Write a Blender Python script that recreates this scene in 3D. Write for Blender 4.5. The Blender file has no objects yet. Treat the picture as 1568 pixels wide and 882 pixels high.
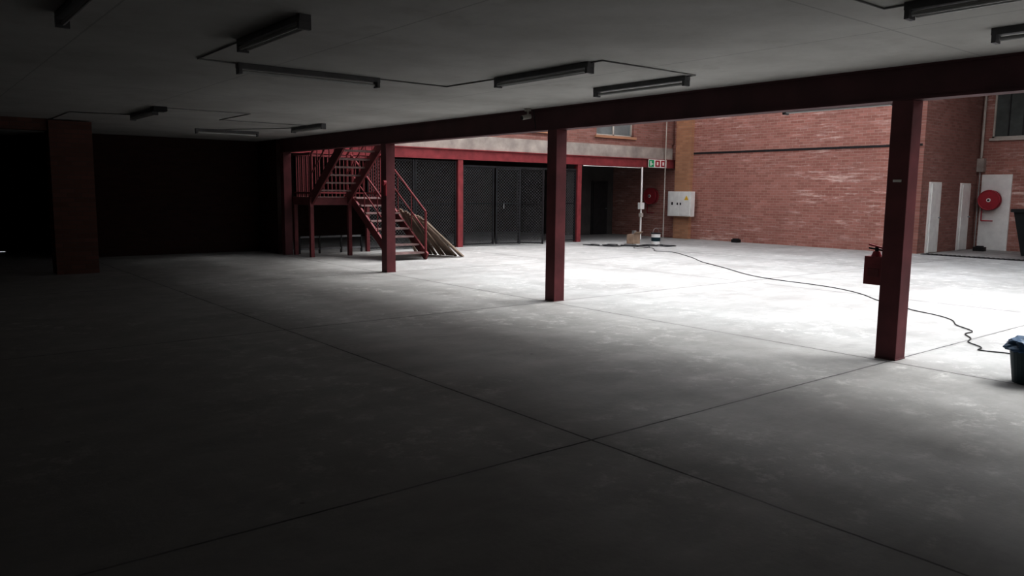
import bpy, math, random
from mathutils import Vector, Matrix
random.seed(4)
S=bpy.context.scene
C=S.collection
S.view_settings.view_transform='Standard'
S.view_settings.exposure=0.1
S.view_settings.gamma=0.66

# ---------------- materials ----------------
def newmat(name):
    m=bpy.data.materials.new(name); m.use_nodes=True
    nt=m.node_tree; b=nt.nodes['Principled BSDF']
    return m,nt,b
def N(nt,t,**k):
    n=nt.nodes.new(t)
    for a,v in k.items(): setattr(n,a,v)
    return n
def math_(nt,op,a,b=None,c=None):
    n=N(nt,'ShaderNodeMath',operation=op)
    for i,v in enumerate((a,b,c)):
        if v is None: continue
        if isinstance(v,(int,float)): n.inputs[i].default_value=v
        else: nt.links.new(v,n.inputs[i])
    return n.outputs[0]
def mix(nt,fac,a,b,mode='MIX'):
    n=N(nt,'ShaderNodeMix',data_type='RGBA',blend_type=mode)
    for i,v in ((0,fac),(6,a),(7,b)):
        if isinstance(v,(int,float)): n.inputs[i].default_value=v
        elif isinstance(v,tuple): n.inputs[i].default_value=(*v,1) if len(v)==3 else v
        else: nt.links.new(v,n.inputs[i])
    return n.outputs[2]
def noise(nt,vec,scale,detail=4,rough=.55):
    n=N(nt,'ShaderNodeTexNoise'); n.inputs['Scale'].default_value=scale
    n.inputs['Detail'].default_value=detail; n.inputs['Roughness'].default_value=rough
    nt.links.new(vec,n.inputs['Vector']); return n.outputs[0]
def ramp(nt,f,p0,p1,c0=(0,0,0),c1=(1,1,1)):
    n=N(nt,'ShaderNodeValToRGB'); e=n.color_ramp.elements
    e[0].position=p0;e[1].position=p1;e[0].color=(*c0,1);e[1].color=(*c1,1)
    nt.links.new(f,n.inputs[0]); return n.outputs[0]
def simple(name,col,rough=.5,metal=0.,var=.25,scale=3.,bump=.0):
    m,nt,b=newmat(name)
    tc=N(nt,'ShaderNodeTexCoord'); o=tc.outputs['Object']
    f=ramp(nt,noise(nt,o,scale,6),.3,.7)
    dark=tuple(c*(1-var) for c in col); lite=tuple(min(1,c*(1+var*.5)) for c in col)
    nt.links.new(mix(nt,f,dark,lite),b.inputs['Base Color'])
    b.inputs['Roughness'].default_value=rough; b.inputs['Metallic'].default_value=metal
    if bump:
        bp=N(nt,'ShaderNodeBump'); bp.inputs['Strength'].default_value=bump; bp.inputs['Distance'].default_value=.01
        nt.links.new(noise(nt,o,scale*15,4),bp.inputs['Height']); nt.links.new(bp.outputs[0],b.inputs['Normal'])
    return m
def brick(name,axis,c1,c2,mortar,stain=.5,eff=(.66,.5,.47)):
    m,nt,b=newmat(name)
    tc=N(nt,'ShaderNodeTexCoord'); o=tc.outputs['Object']
    sp=N(nt,'ShaderNodeSeparateXYZ'); nt.links.new(o,sp.inputs[0])
    cb=N(nt,'ShaderNodeCombineXYZ')
    nt.links.new(sp.outputs[0 if axis=='X' else 1],cb.inputs[0]); nt.links.new(sp.outputs[2],cb.inputs[1])
    bt=N(nt,'ShaderNodeTexBrick'); nt.links.new(cb.outputs[0],bt.inputs['Vector'])
    bt.inputs['Scale'].default_value=1; bt.inputs['Brick Width'].default_value=.235
    bt.inputs['Row Height'].default_value=.083; bt.inputs['Mortar Size'].default_value=.007
    bt.inputs['Mortar Smooth'].default_value=.3; bt.inputs['Bias'].default_value=0
    bt.inputs['Color1'].default_value=(*c1,1); bt.inputs['Color2'].default_value=(*c2,1); bt.inputs['Mortar'].default_value=(*mortar,1)
    col=bt.outputs[0]
    big=ramp(nt,noise(nt,o,.45,5),.35,.7)
    col=mix(nt,math_(nt,'MULTIPLY',big,.45),col,tuple(c*.6 for c in c1))
    mp=N(nt,'ShaderNodeMapping'); mp.inputs['Scale'].default_value=(1.0,1.0,9); nt.links.new(o,mp.inputs[0])
    st=ramp(nt,noise(nt,mp.outputs[0],1.1,9,.75),.52,.68)
    pm=ramp(nt,noise(nt,o,.35,3),.38,.6)
    col=mix(nt,math_(nt,'MULTIPLY',math_(nt,'MULTIPLY',st,pm),stain),col,eff)
    nt.links.new(col,b.inputs['Base Color']); b.inputs['Roughness'].default_value=.85
    bp=N(nt,'ShaderNodeBump'); bp.inputs['Strength'].default_value=.5; bp.inputs['Distance'].default_value=.008; bp.invert=True
    nt.links.new(bt.outputs['Fac'],bp.inputs['Height']); nt.links.new(bp.outputs[0],b.inputs['Normal'])
    return m

RB1=(.47,.258,.22); RB2=(.36,.185,.155); RM=(.47,.35,.31)
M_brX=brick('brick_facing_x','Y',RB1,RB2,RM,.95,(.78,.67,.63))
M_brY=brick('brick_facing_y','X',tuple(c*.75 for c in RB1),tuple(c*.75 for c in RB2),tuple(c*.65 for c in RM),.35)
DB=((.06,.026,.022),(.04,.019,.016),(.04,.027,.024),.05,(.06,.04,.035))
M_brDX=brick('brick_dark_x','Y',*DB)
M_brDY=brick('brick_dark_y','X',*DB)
M_brP=brick('brick_pillar_face','X',(.26,.11,.085),(.18,.08,.06),(.16,.1,.085),.05)
M_brO=brick('brick_orange','Y',(.52,.32,.21),(.43,.25,.165),(.42,.29,.21),.1)
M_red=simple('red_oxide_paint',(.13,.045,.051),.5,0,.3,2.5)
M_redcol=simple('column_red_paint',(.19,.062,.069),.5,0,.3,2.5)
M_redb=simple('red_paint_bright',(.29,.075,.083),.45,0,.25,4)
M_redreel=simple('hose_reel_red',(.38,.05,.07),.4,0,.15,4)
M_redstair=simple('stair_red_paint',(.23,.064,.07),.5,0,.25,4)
M_steel=simple('galvanised_steel',(.45,.46,.47),.4,.6,.2,8)
M_tread=simple('tread_plate',(.35,.26,.25),.5,.2,.3,8)
M_dark=simple('dark_steel',(.05,.05,.054),.5,.3,.3,6)
M_mesh=simple('mesh_wire',(.26,.262,.27),.6,.1,.2,6)
M_white=simple('white_enamel',(.74,.74,.72),.4,0,.08,5)
M_whited=simple('old_white_paint',(.5,.48,.44),.5,0,.2,3)
M_fix=simple('fixture_housing',(.2,.2,.205),.45,.2,.25,6)
M_tube=simple('fluorescent_tube',(.62,.63,.62),.25,0,.05,6)
M_conduit=simple('conduit_grey',(.34,.34,.335),.55,.1,.2,6)
M_conc=simple('slab_edge_concrete',(.40,.36,.33),.85,0,.3,2,.3)
M_black=simple('black_rubber',(.022,.022,.024),.5,0,.2,8)
M_wood=simple('weathered_planks',(.42,.35,.29),.8,0,.4,3,.2)
M_glassl=simple('window_glass_pale',(.24,.26,.26),.2,0,.3,1.2)
M_green=simple('sign_green',(.05,.36,.18),.4,0,.05)
M_yel=simple('warning_yellow',(.75,.52,.08),.4,0,.05)
M_card=simple('cardboard',(.42,.33,.26),.85,0,.2,6)
M_teal=simple('teal_plastic',(.012,.05,.062),.4,0,.2,5)
M_bag=simple('blue_plastic_bag',(.035,.10,.19),.4,0,.35,12)
M_roof=simple('roof_beam_paint',(.12,.12,.12),.7,0,.2,3)
M_grey=simple('grey_plaster',(.12,.113,.11),.85,0,.3,2)
M_panel=simple('cladding_grey_green',(.11,.125,.12),.6,0,.3,3)
M_skip=simple('skip_black_paint',(.012,.014,.015),.85,0,.3,3)

def floor_mat():
    m,nt,b=newmat('concrete_floor')
    tc=N(nt,'ShaderNodeTexCoord'); o=tc.outputs['Object']
    f1=ramp(nt,noise(nt,o,.5,7,.6),.3,.72)
    col=mix(nt,f1,(.34,.335,.328),(.46,.455,.448))
    f2=ramp(nt,noise(nt,o,1.9,9,.72),.42,.66)
    col=mix(nt,math_(nt,'MULTIPLY',f2,.35),col,(.24,.235,.23))
    mp=N(nt,'ShaderNodeMapping'); mp.inputs['Rotation'].default_value=(0,0,.5); mp.inputs['Scale'].default_value=(.5,2.2,1); nt.links.new(o,mp.inputs[0])
    f4=ramp(nt,noise(nt,mp.outputs[0],1.2,8,.7),.48,.72)
    col=mix(nt,math_(nt,'MULTIPLY',f4,.22),col,(.58,.57,.56))
    f3=ramp(nt,noise(nt,o,4.0,11,.78),.52,.66)
    f3m=ramp(nt,noise(nt,o,.55,3),.42,.6)
    col=mix(nt,math_(nt,'MULTIPLY',math_(nt,'MULTIPLY',f3,f3m),.65),col,(.68,.675,.66))
    vo=N(nt,'ShaderNodeTexVoronoi'); vo.inputs['Scale'].default_value=1.7; nt.links.new(o,vo.inputs['Vector'])
    sp_=math_(nt,'LESS_THAN',vo.outputs['Distance'],.03)
    col=mix(nt,math_(nt,'MULTIPLY',sp_,.5),col,(.12,.115,.11))
    sp=N(nt,'ShaderNodeSeparateXYZ'); nt.links.new(o,sp.inputs[0])
    wob=math_(nt,'MULTIPLY',math_(nt,'SUBTRACT',noise(nt,o,3,3),.5),.018)
    d=None
    for ax,vals in ((0,(-1.0,3.48,7.5,12.3,17.2)),(1,(-1.5,3.5,8.5,13.45))):
        a=math_(nt,'ADD',sp.outputs[ax],wob)
        for v in vals:
            q=math_(nt,'ABSOLUTE',math_(nt,'SUBTRACT',a,v))
            d=q if d is None else math_(nt,'MINIMUM',d,q)
    j=ramp(nt,d,.004,.011,(1,1,1),(0,0,0))
    halo=ramp(nt,d,.0,.07,(1,1,1),(0,0,0))
    jm=ramp(nt,noise(nt,o,1.1,4),.3,.6,(.3,.3,.3),(1,1,1))
    col=mix(nt,math_(nt,'MULTIPLY',halo,.15),col,(.18,.175,.17))
    col=mix(nt,math_(nt,'MULTIPLY',math_(nt,'MULTIPLY',j,.95),jm),col,(.03,.03,.03))
    nt.links.new(col,b.inputs['Base Color'])
    r=ramp(nt,noise(nt,o,1.6,6),.3,.7,(.5,.5,.5),(.75,.75,.75)); nt.links.new(r,b.inputs['Roughness'])
    b.inputs['Specular IOR Level'].default_value=.3
    bp=N(nt,'ShaderNodeBump'); bp.inputs['Strength'].default_value=.2; bp.inputs['Distance'].default_value=.01
    nt.links.new(noise(nt,o,25,5),bp.inputs['Height']); nt.links.new(bp.outputs[0],b.inputs['Normal'])
    return m
M_floor=floor_mat()
def ceil_mat():
    m,nt,b=newmat('painted_ceiling')
    tc=N(nt,'ShaderNodeTexCoord'); o=tc.outputs['Object']
    col=mix(nt,ramp(nt,noise(nt,o,.6,7,.65),.3,.7),(.52,.515,.495),(.70,.695,.675))
    st=ramp(nt,noise(nt,o,1.1,9,.7),.55,.7)
    col=mix(nt,math_(nt,'MULTIPLY',st,.3),col,(.38,.365,.34))
    sp=N(nt,'ShaderNodeSeparateXYZ'); nt.links.new(o,sp.inputs[0])
    d=None
    for v in (-3,1.3,3.1,5.9):
        q=math_(nt,'ABSOLUTE',math_(nt,'SUBTRACT',sp.outputs[0],v)); d=q if d is None else math_(nt,'MINIMUM',d,q)
    for v in (-3,2.9,10.6):
        q=math_(nt,'ABSOLUTE',math_(nt,'SUBTRACT',sp.outputs[1],v)); d=math_(nt,'MINIMUM',d,q)
    col=mix(nt,math_(nt,'MULTIPLY',math_(nt,'LESS_THAN',d,.008),.3),col,(.2,.2,.2))
    nt.links.new(col,b.inputs['Base Color']); b.inputs['Roughness'].default_value=.8
    return m
M_ceil=ceil_mat()

# ---------------- mesh builder ----------------
class B:
    def __init__(s): s.v=[];s.f=[];s.fm=[];s.m=[]
    def mi(s,m):
        if m not in s.m: s.m.append(m)
        return s.m.index(m)
    def hexa(s,pts,m):
        i=len(s.v); s.v+= [tuple(p) for p in pts]
        for q in ((0,3,2,1),(4,5,6,7),(0,1,5,4),(1,2,6,5),(2,3,7,6),(3,0,4,7)):
            s.f.append(tuple(i+k for k in q)); s.fm.append(s.mi(m))
    def box(s,x0,x1,y0,y1,z0,z1,m):
        s.hexa([(x0,y0,z0),(x1,y0,z0),(x1,y1,z0),(x0,y1,z0),(x0,y0,z1),(x1,y0,z1),(x1,y1,z1),(x0,y1,z1)],m); return s
    def bar(s,p,q,w,h,m,up=(0,0,1)):
        p=Vector(p);q=Vector(q);d=(q-p).normalized();u=Vector(up)
        if abs(d.dot(u))>.99: u=Vector((1,0,0))
        r=d.cross(u).normalized();u=r.cross(d)
        r*=w/2;u*=h/2
        s.hexa([p-r-u,p+r-u,p+r+u,p-r+u,q-r-u,q+r-u,q+r+u,q-r+u],m); return s
    def cyl(s,p,q,r,m,n=16,r2=None):
        p=Vector(p);q=Vector(q);r2=r if r2 is None else r2
        d=(q-p).normalized();u=Vector((0,0,1)) if abs(d.z)<.9 else Vector((1,0,0))
        a=d.cross(u).normalized();b=d.cross(a); i=len(s.v);k=s.mi(m)
        for c,rr in ((p,r),(q,r2)):
            for j in range(n):
                t=2*math.pi*j/n; s.v.append(tuple(c+a*rr*math.cos(t)+b*rr*math.sin(t)))
        for j in range(n):
            l=(j+1)%n; s.f.append((i+j,i+l,i+n+l,i+n+j)); s.fm.append(k)
        s.f.append(tuple(i+j for j in reversed(range(n))));s.fm.append(k)
        s.f.append(tuple(i+n+j for j in range(n)));s.fm.append(k); return s
    def torus(s,c,axis,R,r,m,n=32,k=8):
        c=Vector(c);d=Vector(axis).normalized();u=Vector((0,0,1)) if abs(d.z)<.9 else Vector((1,0,0))
        a=d.cross(u).normalized();b=d.cross(a);i=len(s.v);mm=s.mi(m)
        for j in range(n):
            t=2*math.pi*j/n; e=a*math.cos(t)+b*math.sin(t)
            for l in range(k):
                w=2*math.pi*l/k; s.v.append(tuple(c+e*(R+r*math.cos(w))+d*r*math.sin(w)))
        for j in range(n):
            for l in range(k):
                j2=(j+1)%n;l2=(l+1)%k
                s.f.append((i+j*k+l,i+j2*k+l,i+j2*k+l2,i+j*k+l2));s.fm.append(mm)
        return s
    def obj(s,name,bevel=0,smooth=False):
        me=bpy.data.meshes.new(name); me.from_pydata(s.v,[],s.f)
        for m in s.m: me.materials.append(m)
        for p,k in zip(me.polygons,s.fm): p.material_index=k; p.use_smooth=smooth
        import bmesh
        bm=bmesh.new(); bm.from_mesh(me); bmesh.ops.recalc_face_normals(bm,faces=bm.faces); bm.to_mesh(me); bm.free()
        o=bpy.data.objects.new(name,me); C.objects.link(o)
        if bevel:
            md=o.modifiers.new('bevel','BEVEL'); md.width=bevel; md.segments=2; md.limit_method='ANGLE'
        return o
def curve(name,pts,r,m,smooth=True):
    cu=bpy.data.curves.new(name,'CURVE'); cu.dimensions='3D'; cu.bevel_depth=r; cu.bevel_resolution=2
    if smooth:
        sp=cu.splines.new('NURBS'); sp.points.add(len(pts)-1)
        for p,q in zip(sp.points,pts): p.co=(*q,1)
        sp.use_endpoint_u=True; sp.order_u=4; sp.resolution_u=6
    else:
        sp=cu.splines.new('POLY'); sp.points.add(len(pts)-1)
        for p,q in zip(sp.points,pts): p.co=(*q,1)
    cu.materials.append(m)
    o=bpy.data.objects.new(name,cu); C.objects.link(o); return o
def wallgrid(b,axis,c0,c1,a0,a1,z0,z1,ops,m):
    A=sorted({a0,a1,*[o[0] for o in ops],*[o[1] for o in ops]}); Z=sorted({z0,z1,*[o[2] for o in ops],*[o[3] for o in ops]})
    for i in range(len(A)-1):
        for j in range(len(Z)-1):
            ca=(A[i]+A[i+1])/2; cz=(Z[j]+Z[j+1])/2
            if any(o[0]<ca<o[1] and o[2]<cz<o[3] for o in ops): continue
            if axis=='x': b.box(c0,c1,A[i],A[i+1],Z[j],Z[j+1],m)
            else: b.box(A[i],A[i+1],c0,c1,Z[j],Z[j+1],m)

H=1.6
CE=2.82; BB=2.5; HW=6.6
YF=18.6      # face of building on the left
XB=22.35     # court back wall
# ---------------- shell ----------------
B().box(-7,30,-11,26,-.2,0,M_floor).obj('floor')
B().box(-7,7.82,-11,24.6,CE,3.15,M_ceil).box(7.82,8.25,-11,14.0,CE,3.0,M_ceil).obj('ceiling')
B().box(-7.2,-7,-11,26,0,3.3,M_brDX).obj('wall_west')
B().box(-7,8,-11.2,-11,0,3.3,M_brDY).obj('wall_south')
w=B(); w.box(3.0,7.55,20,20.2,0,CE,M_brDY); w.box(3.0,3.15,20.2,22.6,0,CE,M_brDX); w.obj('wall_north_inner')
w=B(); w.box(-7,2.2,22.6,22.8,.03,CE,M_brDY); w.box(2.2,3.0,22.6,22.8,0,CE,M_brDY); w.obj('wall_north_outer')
B().box(7.62,7.82,-11,YF,3.15,HW,M_brX).obj('wall_upper_storey')
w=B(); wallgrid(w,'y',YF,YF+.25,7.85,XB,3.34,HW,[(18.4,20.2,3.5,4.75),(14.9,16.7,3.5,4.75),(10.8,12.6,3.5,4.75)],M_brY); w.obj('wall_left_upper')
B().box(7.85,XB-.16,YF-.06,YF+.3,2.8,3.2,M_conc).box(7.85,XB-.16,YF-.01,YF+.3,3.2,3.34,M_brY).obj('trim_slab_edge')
B().box(7.85,XB,YF+.3,24.6,2.8,3.1,M_grey).obj('ceiling_left_building')
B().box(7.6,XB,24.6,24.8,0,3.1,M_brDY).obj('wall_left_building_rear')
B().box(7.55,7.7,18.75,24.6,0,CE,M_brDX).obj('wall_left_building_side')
B().box(19.9,XB,21.6,21.8,0,2.8,M_grey).box(19.9,20.05,21.8,24.6,0,2.8,M_grey).obj('wall_recess')
w=B(); w.box(XB,XB+.3,10.15,24.6,0,HW,M_brX)
w.obj('wall_court_back')
B().box(XB-.02,XB+.01,9.9,17.7,2.98,3.04,M_dark).obj('trim_brick_band')
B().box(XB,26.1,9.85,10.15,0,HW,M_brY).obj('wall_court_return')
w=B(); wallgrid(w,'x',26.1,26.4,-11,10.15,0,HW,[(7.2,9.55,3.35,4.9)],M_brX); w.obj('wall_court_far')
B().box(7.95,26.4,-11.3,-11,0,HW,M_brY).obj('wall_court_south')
B().box(XB-.16,XB,17.72,18.4,0,HW,M_brO).obj('trim_orange_pilaster')
B().box(2.35,3.05,16.3,16.75,0,CE-.02,M_brP).obj('brick_pillar')
B().box(-7,2.35,16.35,16.7,2.62,CE,M_brP).obj('trim_lintel_beam')
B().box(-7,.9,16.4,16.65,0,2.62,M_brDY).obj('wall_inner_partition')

# court roof: unseen sheeting added to block sky from the inner floor, bays open
RZ=HW
w=B()
w.box(19.6,20.8,-11,YF,RZ,RZ+.05,M_roof).box(22.0,26.4,-11,YF+.2,RZ,RZ+.05,M_roof)
w.obj('court_roof_sky_blocker')
for x in (10.0,12.4,14.8,17.2):
    B().box(x,x+.7,-11,YF,RZ-.25,RZ,M_roof).obj('roof_beam')

# ---------------- steelwork ----------------
w=B()
xc=7.68
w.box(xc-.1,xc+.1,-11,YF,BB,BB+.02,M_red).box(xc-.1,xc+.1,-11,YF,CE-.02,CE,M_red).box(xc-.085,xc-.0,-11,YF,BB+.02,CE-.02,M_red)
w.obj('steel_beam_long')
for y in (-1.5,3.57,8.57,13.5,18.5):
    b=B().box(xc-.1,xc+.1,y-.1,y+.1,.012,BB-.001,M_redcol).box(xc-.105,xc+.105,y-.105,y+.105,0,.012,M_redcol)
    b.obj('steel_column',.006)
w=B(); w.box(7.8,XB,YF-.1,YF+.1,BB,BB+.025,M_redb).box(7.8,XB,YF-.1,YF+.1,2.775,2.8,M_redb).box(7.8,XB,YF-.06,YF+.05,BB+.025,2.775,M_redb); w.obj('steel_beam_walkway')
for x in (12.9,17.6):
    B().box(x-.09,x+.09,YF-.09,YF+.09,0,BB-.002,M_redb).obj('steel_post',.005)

# ---------------- mesh gates ----------------
def mesh_panel(b,p,q,z0,z1,mid=1.25,frame=.05,sp=.09,wr=.0055):
    p=Vector((*p,0));q=Vector((*q,0));L=(q-p).length;d=(q-p)/L
    P=lambda s,z:(p.x+d.x*s,p.y+d.y*s,z)
    for s in (frame/2,L-frame/2): b.bar(P(s,z0),P(s,z1),frame,frame,M_dark,up=(d.x,d.y,0.001))
    for z in (z0+frame/2,z1-frame/2,mid): b.bar(P(0,z),P(L,z),frame*.6,frame*.6,M_dark)
    h=z1-z0; k=-h
    while k<L:
        s0=max(0,k);s1=min(L,k+h)
        if s1-s0>.03:
            b.bar(P(s0,z0+s0-k),P(s1,z0+s1-k),wr,wr,M_mesh)
            b.bar(P(s0,z1-(s0-k)),P(s1,z1-(s1-k)),wr,wr,M_mesh)
        k+=sp
w=B(); mesh_panel(w,(9.95,YF),(11.4,YF),.04,2.46); mesh_panel(w,(11.42,YF),(12.8,YF),.04,2.46); w.obj('mesh_security_fence')
w=B(); mesh_panel(w,(13.02,YF-.02),(14.15,YF-.02),.04,2.29); w.obj('mesh_security_gate')
w=B(); mesh_panel(w,(14.2,YF-.05),(14.95,YF-.3),.04,2.29); w.box(14.4,14.42,YF-.2,YF-.16,1.1,1.25,M_steel); w.obj('mesh_security_gate')
w=B(); mesh_panel(w,(15.02,YF-.1),(15.5,YF-.75),.04,2.29); w.obj('mesh_security_gate')
w=B(); mesh_panel(w,(16.85,YF),(17.5,YF),.04,2.29); w.obj('mesh_security_gate')
B().box(13.0,17.5,YF-.03,YF+.03,2.3,2.36,M_dark).obj('gate_header_rail')
w=B(); w.box(21.15,22.0,21.55,21.595,0,2.05,M_dark).box(21.22,21.93,21.52,21.55,.02,1.98,M_dark).cyl((21.85,21.5,1.0),(21.85,21.44,1.0),.02,M_steel); w.obj('door_1')

# ---------------- staircase ----------------
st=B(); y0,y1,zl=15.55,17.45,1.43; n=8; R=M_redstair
xa,xb=8.92,9.84
for x in (xa,xb): st.bar((x,y0-.05,.06),(x,y1,zl-.06),.05,.2,R)
for i in range(n):
    yy=y0+(y1-y0)*i/n; z=zl*(i+1)/n
    if i<n: st.box(xa,xb,yy,yy+.26,z-.04,z,M_tread)
st.box(7.84,xb+.03,y1,18.45,zl-.03,zl,M_tread)
for a,b_ in (((7.84,y1),(xb+.03,y1)),((7.84,18.45),(xb+.03,18.45)),((7.84,y1),(7.84,18.45)),((xb+.03,y1),(xb+.03,18.45))):
    st.bar((*a,zl-.1),(*b_,zl-.1),.06,.18,R)
for p in ((7.86,y1+.02),(xb,y1+.02),(7.86,18.4),(xb,18.4),(8.85,y1+.02)): st.bar((*p,0),(*p,zl),.09,.09,R)
xc0,xd=7.88,8.8; yt=15.55; zt=2.86
for x in (xc0,xd): st.bar((x,y1+.08,zl-.1),(x,yt,zt-.06),.05,.24,R)
for i in range(n):
    yy=y1-(y1-yt)*i/n; z=zl+(zt-zl)*(i+1)/n
    st.box(xc0,xd,yy-.26,yy,z-.04,z,M_tread)
st.box(7.96,xd+.03,14.02,yt,zt-.05,zt,M_tread)
def flight_rail(x,ya,za,yb,zb,h=1.02,nb=6,r=.024):
    for hh in (h,h*.55): st.cyl((x,ya,za+hh),(x,yb,zb+hh),r if hh==h else r*.7,R,8)
    for i in range(nb+1):
        t=i/nb; y=ya+(yb-ya)*t; z=za+(zb-za)*t; st.cyl((x,y,z),(x,y,z+h),.03 if i in(0,nb) else .014,R,8)
flight_rail(xa,y0,.1,y1,zl,nb=3); flight_rail(xb,y0,.1,y1,zl,nb=3)
flight_rail(xc0,y1,zl,yt,zt); flight_rail(xd,y1,zl,yt,zt)
def flat_rail(p,q,z,h=1.02,sp=.11):
    p=Vector((*p,z));q=Vector((*q,z));L=(q-p).length;k=max(1,int(L/sp))
    st.bar(p+Vector((0,0,h)),q+Vector((0,0,h)),.05,.05,R); st.bar(p+Vector((0,0,.1)),q+Vector((0,0,.1)),.04,.04,R)
    for i in range(k+1):
        a=p.lerp(q,i/k); st.bar(a,a+Vector((0,0,h)),.022,.022,R)
flat_rail((7.86,y1),(7.86,18.4),zl); flat_rail((7.86,18.4),(xb,18.4),zl); flat_rail((xb,18.4),(xb,y1),zl)
st.obj('steel_staircase')
w=B()
for z in (.12,.42): w.bar((7.95,18.45,z),(9.7,18.45,z),.04,.05,M_mesh)
for x in (7.97,8.5,9.1,9.68): w.bar((x,18.45,0),(x,18.45,.45),.04,.04,M_dark)
w.obj('low_steel_barrier')

w=B()
for i in range(18):
    t=i/17; yb=15.62+t*1.5+random.uniform(-.04,.04); yt_=15.66+t*1.3+random.uniform(-.05,.05)
    xb_=10.95-.42*t+random.uniform(-.06,.06); zt_=.88+.25*t+random.uniform(-.05,.06)
    w.bar((xb_,yb,.02),(9.93+.02*random.random(),yt_,zt_),.095,.03,M_wood,up=(.7,0,.7))
w.obj('stacked_timber_planks')

# ---------------- court items ----------------
w=B(); w.box(XB-.38,XB-.165,17.46,18.5,.8,1.68,M_white).box(XB-.395,XB-.38,17.5,17.96,.84,1.64,M_white).box(XB-.395,XB-.38,17.99,18.46,.84,1.64,M_white)
w.hexa([(XB-.4,17.56,1.38),(XB-.4,17.74,1.38),(XB-.4,17.65,1.54),(XB-.4,17.65,1.54),(XB-.395,17.56,1.38),(XB-.395,17.74,1.38),(XB-.395,17.65,1.54),(XB-.395,17.65,1.54)],M_yel)
w.box(XB-.405,XB-.395,17.88,17.93,1.2,1.28,M_dark).box(XB-.405,XB-.395,18.02,18.07,1.2,1.28,M_dark).box(XB-.405,XB-.395,18.25,18.31,1.2,1.3,M_black)
w.obj('electrical_cabinet',.004)
def hose_reel(x,y,z,back):
    w=B(); RR=M_redreel
    w.cyl((x,y,z),(x-.05,y,z),.30,RR,32).cyl((x-.05,y,z),(x-.13,y,z),.19,M_black,24).cyl((x-.13,y,z),(x-.16,y,z),.30,RR,32)
    w.torus((x-.09,y,z),(1,0,0),.22,.035,M_black).torus((x-.16,y,z),(1,0,0),.29,.018,RR)
    w.cyl((x-.16,y,z),(x-.185,y,z),.06,M_white,20).cyl((x-.185,y,z),(x-.2,y,z),.03,M_dark,12)
    w.cyl((x,y,z),(back,y,z),.035,RR,12).box(back-.02,back,y-.06,y+.06,z-.12,z+.12,RR)
    w.cyl((x-.02,y+.22,z-.25),(x-.02,y+.22,z-.62),.018,RR,8).cyl((x-.02,y+.22,z-.62),(x-.02,y-.1,z-.62),.018,RR,8)
    return w.obj('fire_hose_reel')
hose_reel(XB-.07,19.5,1.5,XB-.005)
B().box(26.06,26.1,8.9,9.72,0,2.27,M_white).obj('trim_white_wall_bay')
hose_reel(25.98,9.4,1.5,26.055)
w=B(); w.box(26.02,26.1,7.15,9.6,3.27,3.35,M_whited)
for y in (7.2,9.5): w.box(26.12,26.17,y,y+.05,3.35,4.9,M_whited)
for y in (7.6,7.98,8.37,8.75,9.13): w.box(26.14,26.17,y,y+.025,3.4,4.85,M_dark)
w.box(26.12,26.17,7.2,9.55,3.35,3.4,M_whited).box(26.12,26.17,7.2,9.55,4.85,4.9,M_whited).box(26.18,26.2,7.2,9.55,3.35,4.9,M_panel); w.obj('window_1')
for i,(x0,x1) in enumerate(((18.4,20.2),(14.9,16.7),(10.8,12.6))):
    w=B(); m=M_whited; y=YF+.1; xm=(x0+x1)/2
    for a in (x0,xm-.025,x1-.05): w.box(a,a+.05,y,y+.05,3.5,4.75,m)
    for z in (3.5,4.1,4.7): w.box(x0,x1,y,y+.05,z,z+.05,m)
    w.box(x0,x1,y+.055,y+.07,3.5,4.75,M_glassl); w.box(x0-.08,x1+.08,YF-.06,YF+.02,3.42,3.5,M_brO)
    w.obj('window_%d'%(i+2))
for i,(x0,x1) in enumerate(((22.8,23.5),(24.85,25.5))):
    w=B(); w.box(x0,x1,9.8,9.849,0,2.0,M_white).box(x0+.06,x1-.06,9.77,9.8,.02,1.94,M_white).cyl((x1-.13,9.77,1),(x1-.13,9.71,1),.02,M_steel,10)
    w.obj('door_%d'%(i+2),.003)
w=B(); w.cyl((25.98,9.76,2.75),(25.98,9.76,HW-.4),.035,M_whited,10).box(25.9,26.08,9.65,9.84,2.35,2.75,M_conc); w.cyl((25.98,9.76,0),(25.98,9.76,2.35),.02,M_conduit,8); w.obj('downpipe')
w=B(); w.cyl((21.7,YF-.16,.0),(21.7,YF-.16,HW-.4),.02,M_whited,8); w.obj('conduit_pipe_wall')
w=B(); yy=YF-.13; w.box(20.85,21.8,yy,yy+.025,2.5,2.78,M_white)
w.box(20.87,21.13,yy-.004,yy,2.52,2.76,M_green).box(21.2,21.44,yy-.004,yy,2.53,2.75,M_redreel).box(21.5,21.74,yy-.004,yy,2.53,2.75,M_redreel)
w.box(20.93,20.99,yy-.007,yy-.004,2.56,2.72,M_white).box(21.0,21.08,yy-.007,yy-.004,2.6,2.64,M_white).box(21.27,21.36,yy-.007,yy-.004,2.58,2.7,M_white).box(21.57,21.66,yy-.007,yy-.004,2.58,2.7,M_white)
w.obj('exit_and_fire_sign')
w=B(); w.cyl((20.45,YF-.2,0),(20.45,YF-.2,2.5),.035,M_white,10).box(20.35,20.55,YF-.26,YF-.14,1.05,1.28,M_white).cyl((17.7,YF-.13,2.47),(20.45,YF-.13,2.47),.012,M_white,8).box(20.38,20.52,YF-.25,YF-.16,.78,.92,M_whited)
w.obj('conduit_pole')
w=B(); w.cyl((18.96,16.4,0),(18.96,16.4,.33),.13,M_white,24,.15).cyl((18.96,16.4,.33),(18.96,16.4,.36),.158,M_dark,24).cyl((18.96,16.4,.1),(18.96,16.4,.22),.139,M_teal,24,.145)
w.torus((18.96,16.4,.37),(0,1,0),.14,.006,M_steel); w.obj('paint_bucket')
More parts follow.
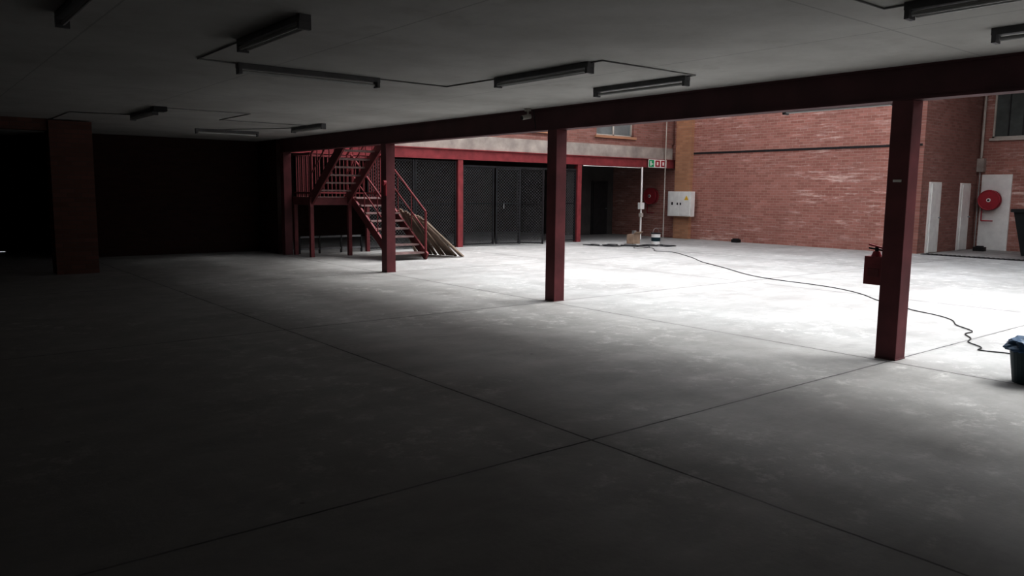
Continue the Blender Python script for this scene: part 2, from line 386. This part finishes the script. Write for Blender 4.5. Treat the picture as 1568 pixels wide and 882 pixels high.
w=B(); w.box(18.4,18.72,16.85,17.12,0,.3,M_card); w.hexa([(18.4,16.85,.3),(18.72,16.85,.3),(18.72,16.72,.38),(18.4,16.72,.38),(18.4,16.855,.31),(18.72,16.855,.31),(18.72,16.725,.39),(18.4,16.725,.39)],M_card)
w.box(18.5,18.6,16.9,17.0,.3,.42,M_steel); w.obj('cardboard_box')
w=B(); w.box(22.0,22.2,15.5,15.75,0,.1,M_black).box(22.03,22.17,15.53,15.72,.1,.13,M_dark); w.obj('rubber_wheel_chock',.01)
w=B(); w.box(25.2,25.4,9.2,9.5,0,.12,M_black).box(25.24,25.36,9.25,9.45,.12,.15,M_dark); w.obj('rubber_wheel_chock',.01)
w=B(); w.box(22.25,22.55,4,9.7,0,.012,M_dark)
for i in range(48): w.box(22.27,22.53,4.05+i*.118,4.1+i*.118,.012,.02,M_black)
w.obj('drain_grating')
w=B(); w.hexa([(22.4,4.6,.12),(24.2,4.6,.12),(24.2,7.3,.12),(22.4,7.3,.12),(22.3,4.4,1.25),(24.3,4.4,1.25),(24.3,7.52,1.25),(22.3,7.52,1.25)],M_skip)
w.box(22.25,24.35,4.35,7.57,1.22,1.3,M_skip)
for y in (4.9,5.6,6.3,7.0): w.bar((22.37,y,.12),(22.27,y,1.22),.08,.06,M_skip)
for p in ((22.6,4.8),(24,4.8),(22.6,7.1),(24,7.1)): w.cyl((p[0]-.04,p[1],.08),(p[0]+.04,p[1],.08),.08,M_black,14)
w.obj('waste_skip')

pts=[(16.74,16.62),(16.9,16.0),(17.3,16.4),(17.7,16.1),(17.2,15.7),(16.8,15.4),(17.4,15.2),(18.1,15.9),(17.9,16.3),(17.3,15.9),(17.67,15.4),(17.0,14.7),(16.5,14.4),(16.9,14.0),(16.31,13.18),(15.6,12.2),(14.9,11.5),(14.37,10.59),(13.9,9.9),(13.2,9.0),(12.92,8.05),(12.9,7.4),(12.63,6.63),(12.1,6.0),(11.7,5.7),(11.5,5.2),(11.15,4.98),(11.0,4.5),(10.64,4.12),(10.3,4.05),(10.0,3.6),(9.75,3.75),(9.49,3.46),(9.2,3.5),(9.0,3.15),(8.78,3.25),(8.85,3.0),(8.93,2.9),(8.6,2.55),(8.4,2.1)]
curve('extension_cord',[(x,y,.009) for x,y in pts],.006,M_black)
pts=[]
for i in range(90):
    t=i/89; a=i*.95; pts.append((16.6+2.0*t+.28*math.cos(a),16.9-1.5*t+.25*math.sin(a)+.2*math.sin(i*.3),.012+.03*random.random()))
curve('coiled_cable_tangle',pts,.009,M_dark)

w=B(); cx,cy=7.65,2.33
w.cyl((cx,cy,0),(cx,cy,.3),.14,M_teal,28,.18).torus((cx,cy,.3),(0,0,1),.18,.014,M_teal)
import bmesh
bm=bmesh.new(); bmesh.ops.create_icosphere(bm,subdivisions=4,radius=1)
from mathutils import noise as nz
for v in bm.verts:
    k=1+.22*nz.noise(v.co*2.3)+.1*nz.noise(v.co*6)
    v.co=Vector((v.co.x*.205*k,v.co.y*.205*k,v.co.z*.09*k+.32)); v.co+=Vector((cx,cy,0))
off=len(w.v); w.v+=[tuple(v.co) for v in bm.verts]; k=w.mi(M_bag)
for f in bm.faces: w.f.append(tuple(off+v.index for v in f.verts)); w.fm.append(k)
bm.free()
w.obj('bucket_with_plastic_bag',smooth=False)

w=B(); w.box(7.62,7.74,3.675,3.86,.72,1.0,M_redb).box(7.615,7.62,3.71,3.82,.8,.88,M_redstair)
w.cyl((7.68,3.77,1.0),(7.68,3.77,1.05),.05,M_redreel,16,.03).cyl((7.68,3.77,1.05),(7.68,3.77,1.09),.018,M_black,10)
w.bar((7.68,3.69,1.06),(7.68,3.85,1.08),.02,.015,M_black).bar((7.68,3.69,1.08),(7.68,3.85,1.115),.02,.015,M_redreel)
w.obj('fire_extinguisher_box',.01)
B().box(xc-.106,xc-.1,3.53,3.61,1.73,1.755,M_white).obj('column_label')
B().cyl((xc-.1,13.42,1.75),(xc-.16,13.42,1.75),.05,M_redreel,16).box(xc-.12,xc-.1,13.38,13.46,1.5,1.72,M_redreel).obj('fire_alarm_call_point')

# ---------------- light fittings (unlit) ----------------
def fitting(p,q,z=CE,tubes=1,drop=.0,mount=True):
    w=B(); p=Vector((*p,0));q=Vector((*q,0));d=(q-p).normalized();r=Vector((-d.y,d.x,0))
    zz=z-drop
    w.bar(p+Vector((0,0,zz-.025)),q+Vector((0,0,zz-.025)),.085,.048,M_fix)
    for s in ((-.03,.03) if tubes==2 else (0,)):
        a=p+r*s+d*.05;b=q+r*s-d*.05
        w.cyl(a+Vector((0,0,zz-.078)),b+Vector((0,0,zz-.078)),.016,M_tube,10)
    for e,k in ((p,1),(q,-1)):
        c=e+d*k*.02; w.bar(c+Vector((0,0,zz-.03)),c+Vector((0,0,zz-.105)),.03,.09,M_fix,up=tuple(r))
    if drop:
        for t in (.2,.8):
            c=p.lerp(q,t); w.cyl(c+Vector((0,0,zz-.01)),c+Vector((0,0,z)),.008,M_steel,8)
    return w.obj('fluorescent_light_fitting')
L=[((2.75,7.75),(4.3,7.75)),((5.25,6.85),(5.25,5.4)),((6.6,6.7),(6.6,5.35)),((2.37,6.55),(2.37,5.3)),((1.05,6.43),(1.05,5.1)),
   ((5.17,2.45),(5.17,1.05)),((6.42,2.4),(6.42,1.0)),((6.4,15.0),(6.4,13.6)),((5.0,16.6),(6.3,16.6)),((3.3,14.3),(3.3,12.9)),((2.5,-1.),(2.5,-2.4)),((1.0,1.5),(1.0,.2))]
for i,(p,q) in enumerate(L): fitting(p,q,tubes=2 if i%2 else 1)
fitting((8.17,5.2),(8.17,3.9),z=CE,drop=.2,tubes=2)
def conduit(pts): curve('ceiling_conduit',[(x,y,CE-.008) for x,y in pts],.007,M_conduit,False)
conduit([(4.3,7.75),(5.2,7.75),(5.25,6.85)])
conduit([(5.25,5.4),(5.25,5.25),(6.6,5.25),(6.6,5.35)])
conduit([(2.37,6.55),(2.37,7.72),(2.75,7.75)])
conduit([(5.17,2.45),(5.17,2.6),(4.3,2.6),(3.6,2.2)])
conduit([(3.3,12.7),(4.7,12.7),(4.7,14.2),(6.4,14.2)])
conduit([(3.3,14.3),(2.4,14.5),(2.4,16.3)])
conduit([(6.4,15.0),(5.4,16.6)])
B().box(3.2,3.4,12.6,12.8,CE-.07,CE,M_dark).obj('junction_box',.01)
w=B(); w.cyl((7.45,8.97,CE),(7.45,8.97,CE-.04),.05,M_whited,16).cyl((7.45,8.97,CE-.04),(7.45,8.97,CE-.1),.015,M_whited,10).cyl((7.5,8.97,CE-.11),(7.36,8.99,CE-.14),.035,M_whited,14).cyl((7.36,8.99,CE-.14),(7.355,8.99,CE-.141),.028,M_black,14)
w.cyl((7.5,8.9,CE-.02),(7.55,8.9,CE-.3),.006,M_black,6)
w.obj('security_camera')

# ---------------- light ----------------
W=bpy.data.worlds.new('World'); S.world=W; W.use_nodes=True
bg=W.node_tree.nodes['Background']; bg.inputs[0].default_value=(.9,.95,1,1); bg.inputs[1].default_value=3.4
sl=bpy.data.lights.new('sun_haze','SUN'); sl.energy=6.3; sl.angle=math.radians(42); sl.color=(1,.99,.97)
so=bpy.data.objects.new('sun_haze',sl); C.objects.link(so)
so.rotation_euler=Vector((-.64,.15,-.75)).to_track_quat('-Z','Y').to_euler(); so.location=(15,0,12)

# ---------------- camera ----------------
az=math.radians(51.3); pt=math.radians(7.05)
F=Vector((math.cos(az)*math.cos(pt),math.sin(az)*math.cos(pt),-math.sin(pt)))
R0=Vector((math.sin(az),-math.cos(az),0)); U0=R0.cross(F)
k=.0104
Rr=(R0+U0*k).normalized(); Uu=(U0-R0*k).normalized()
cam=bpy.data.cameras.new('camera'); cam.sensor_width=36; cam.lens=36*1214/1600; cam.clip_start=.05
co=bpy.data.objects.new('camera',cam); C.objects.link(co)
M=Matrix((Rr,Uu,-F)).transposed().to_4x4(); M.translation=Vector((0,0,H)); co.matrix_world=M
S.camera=co
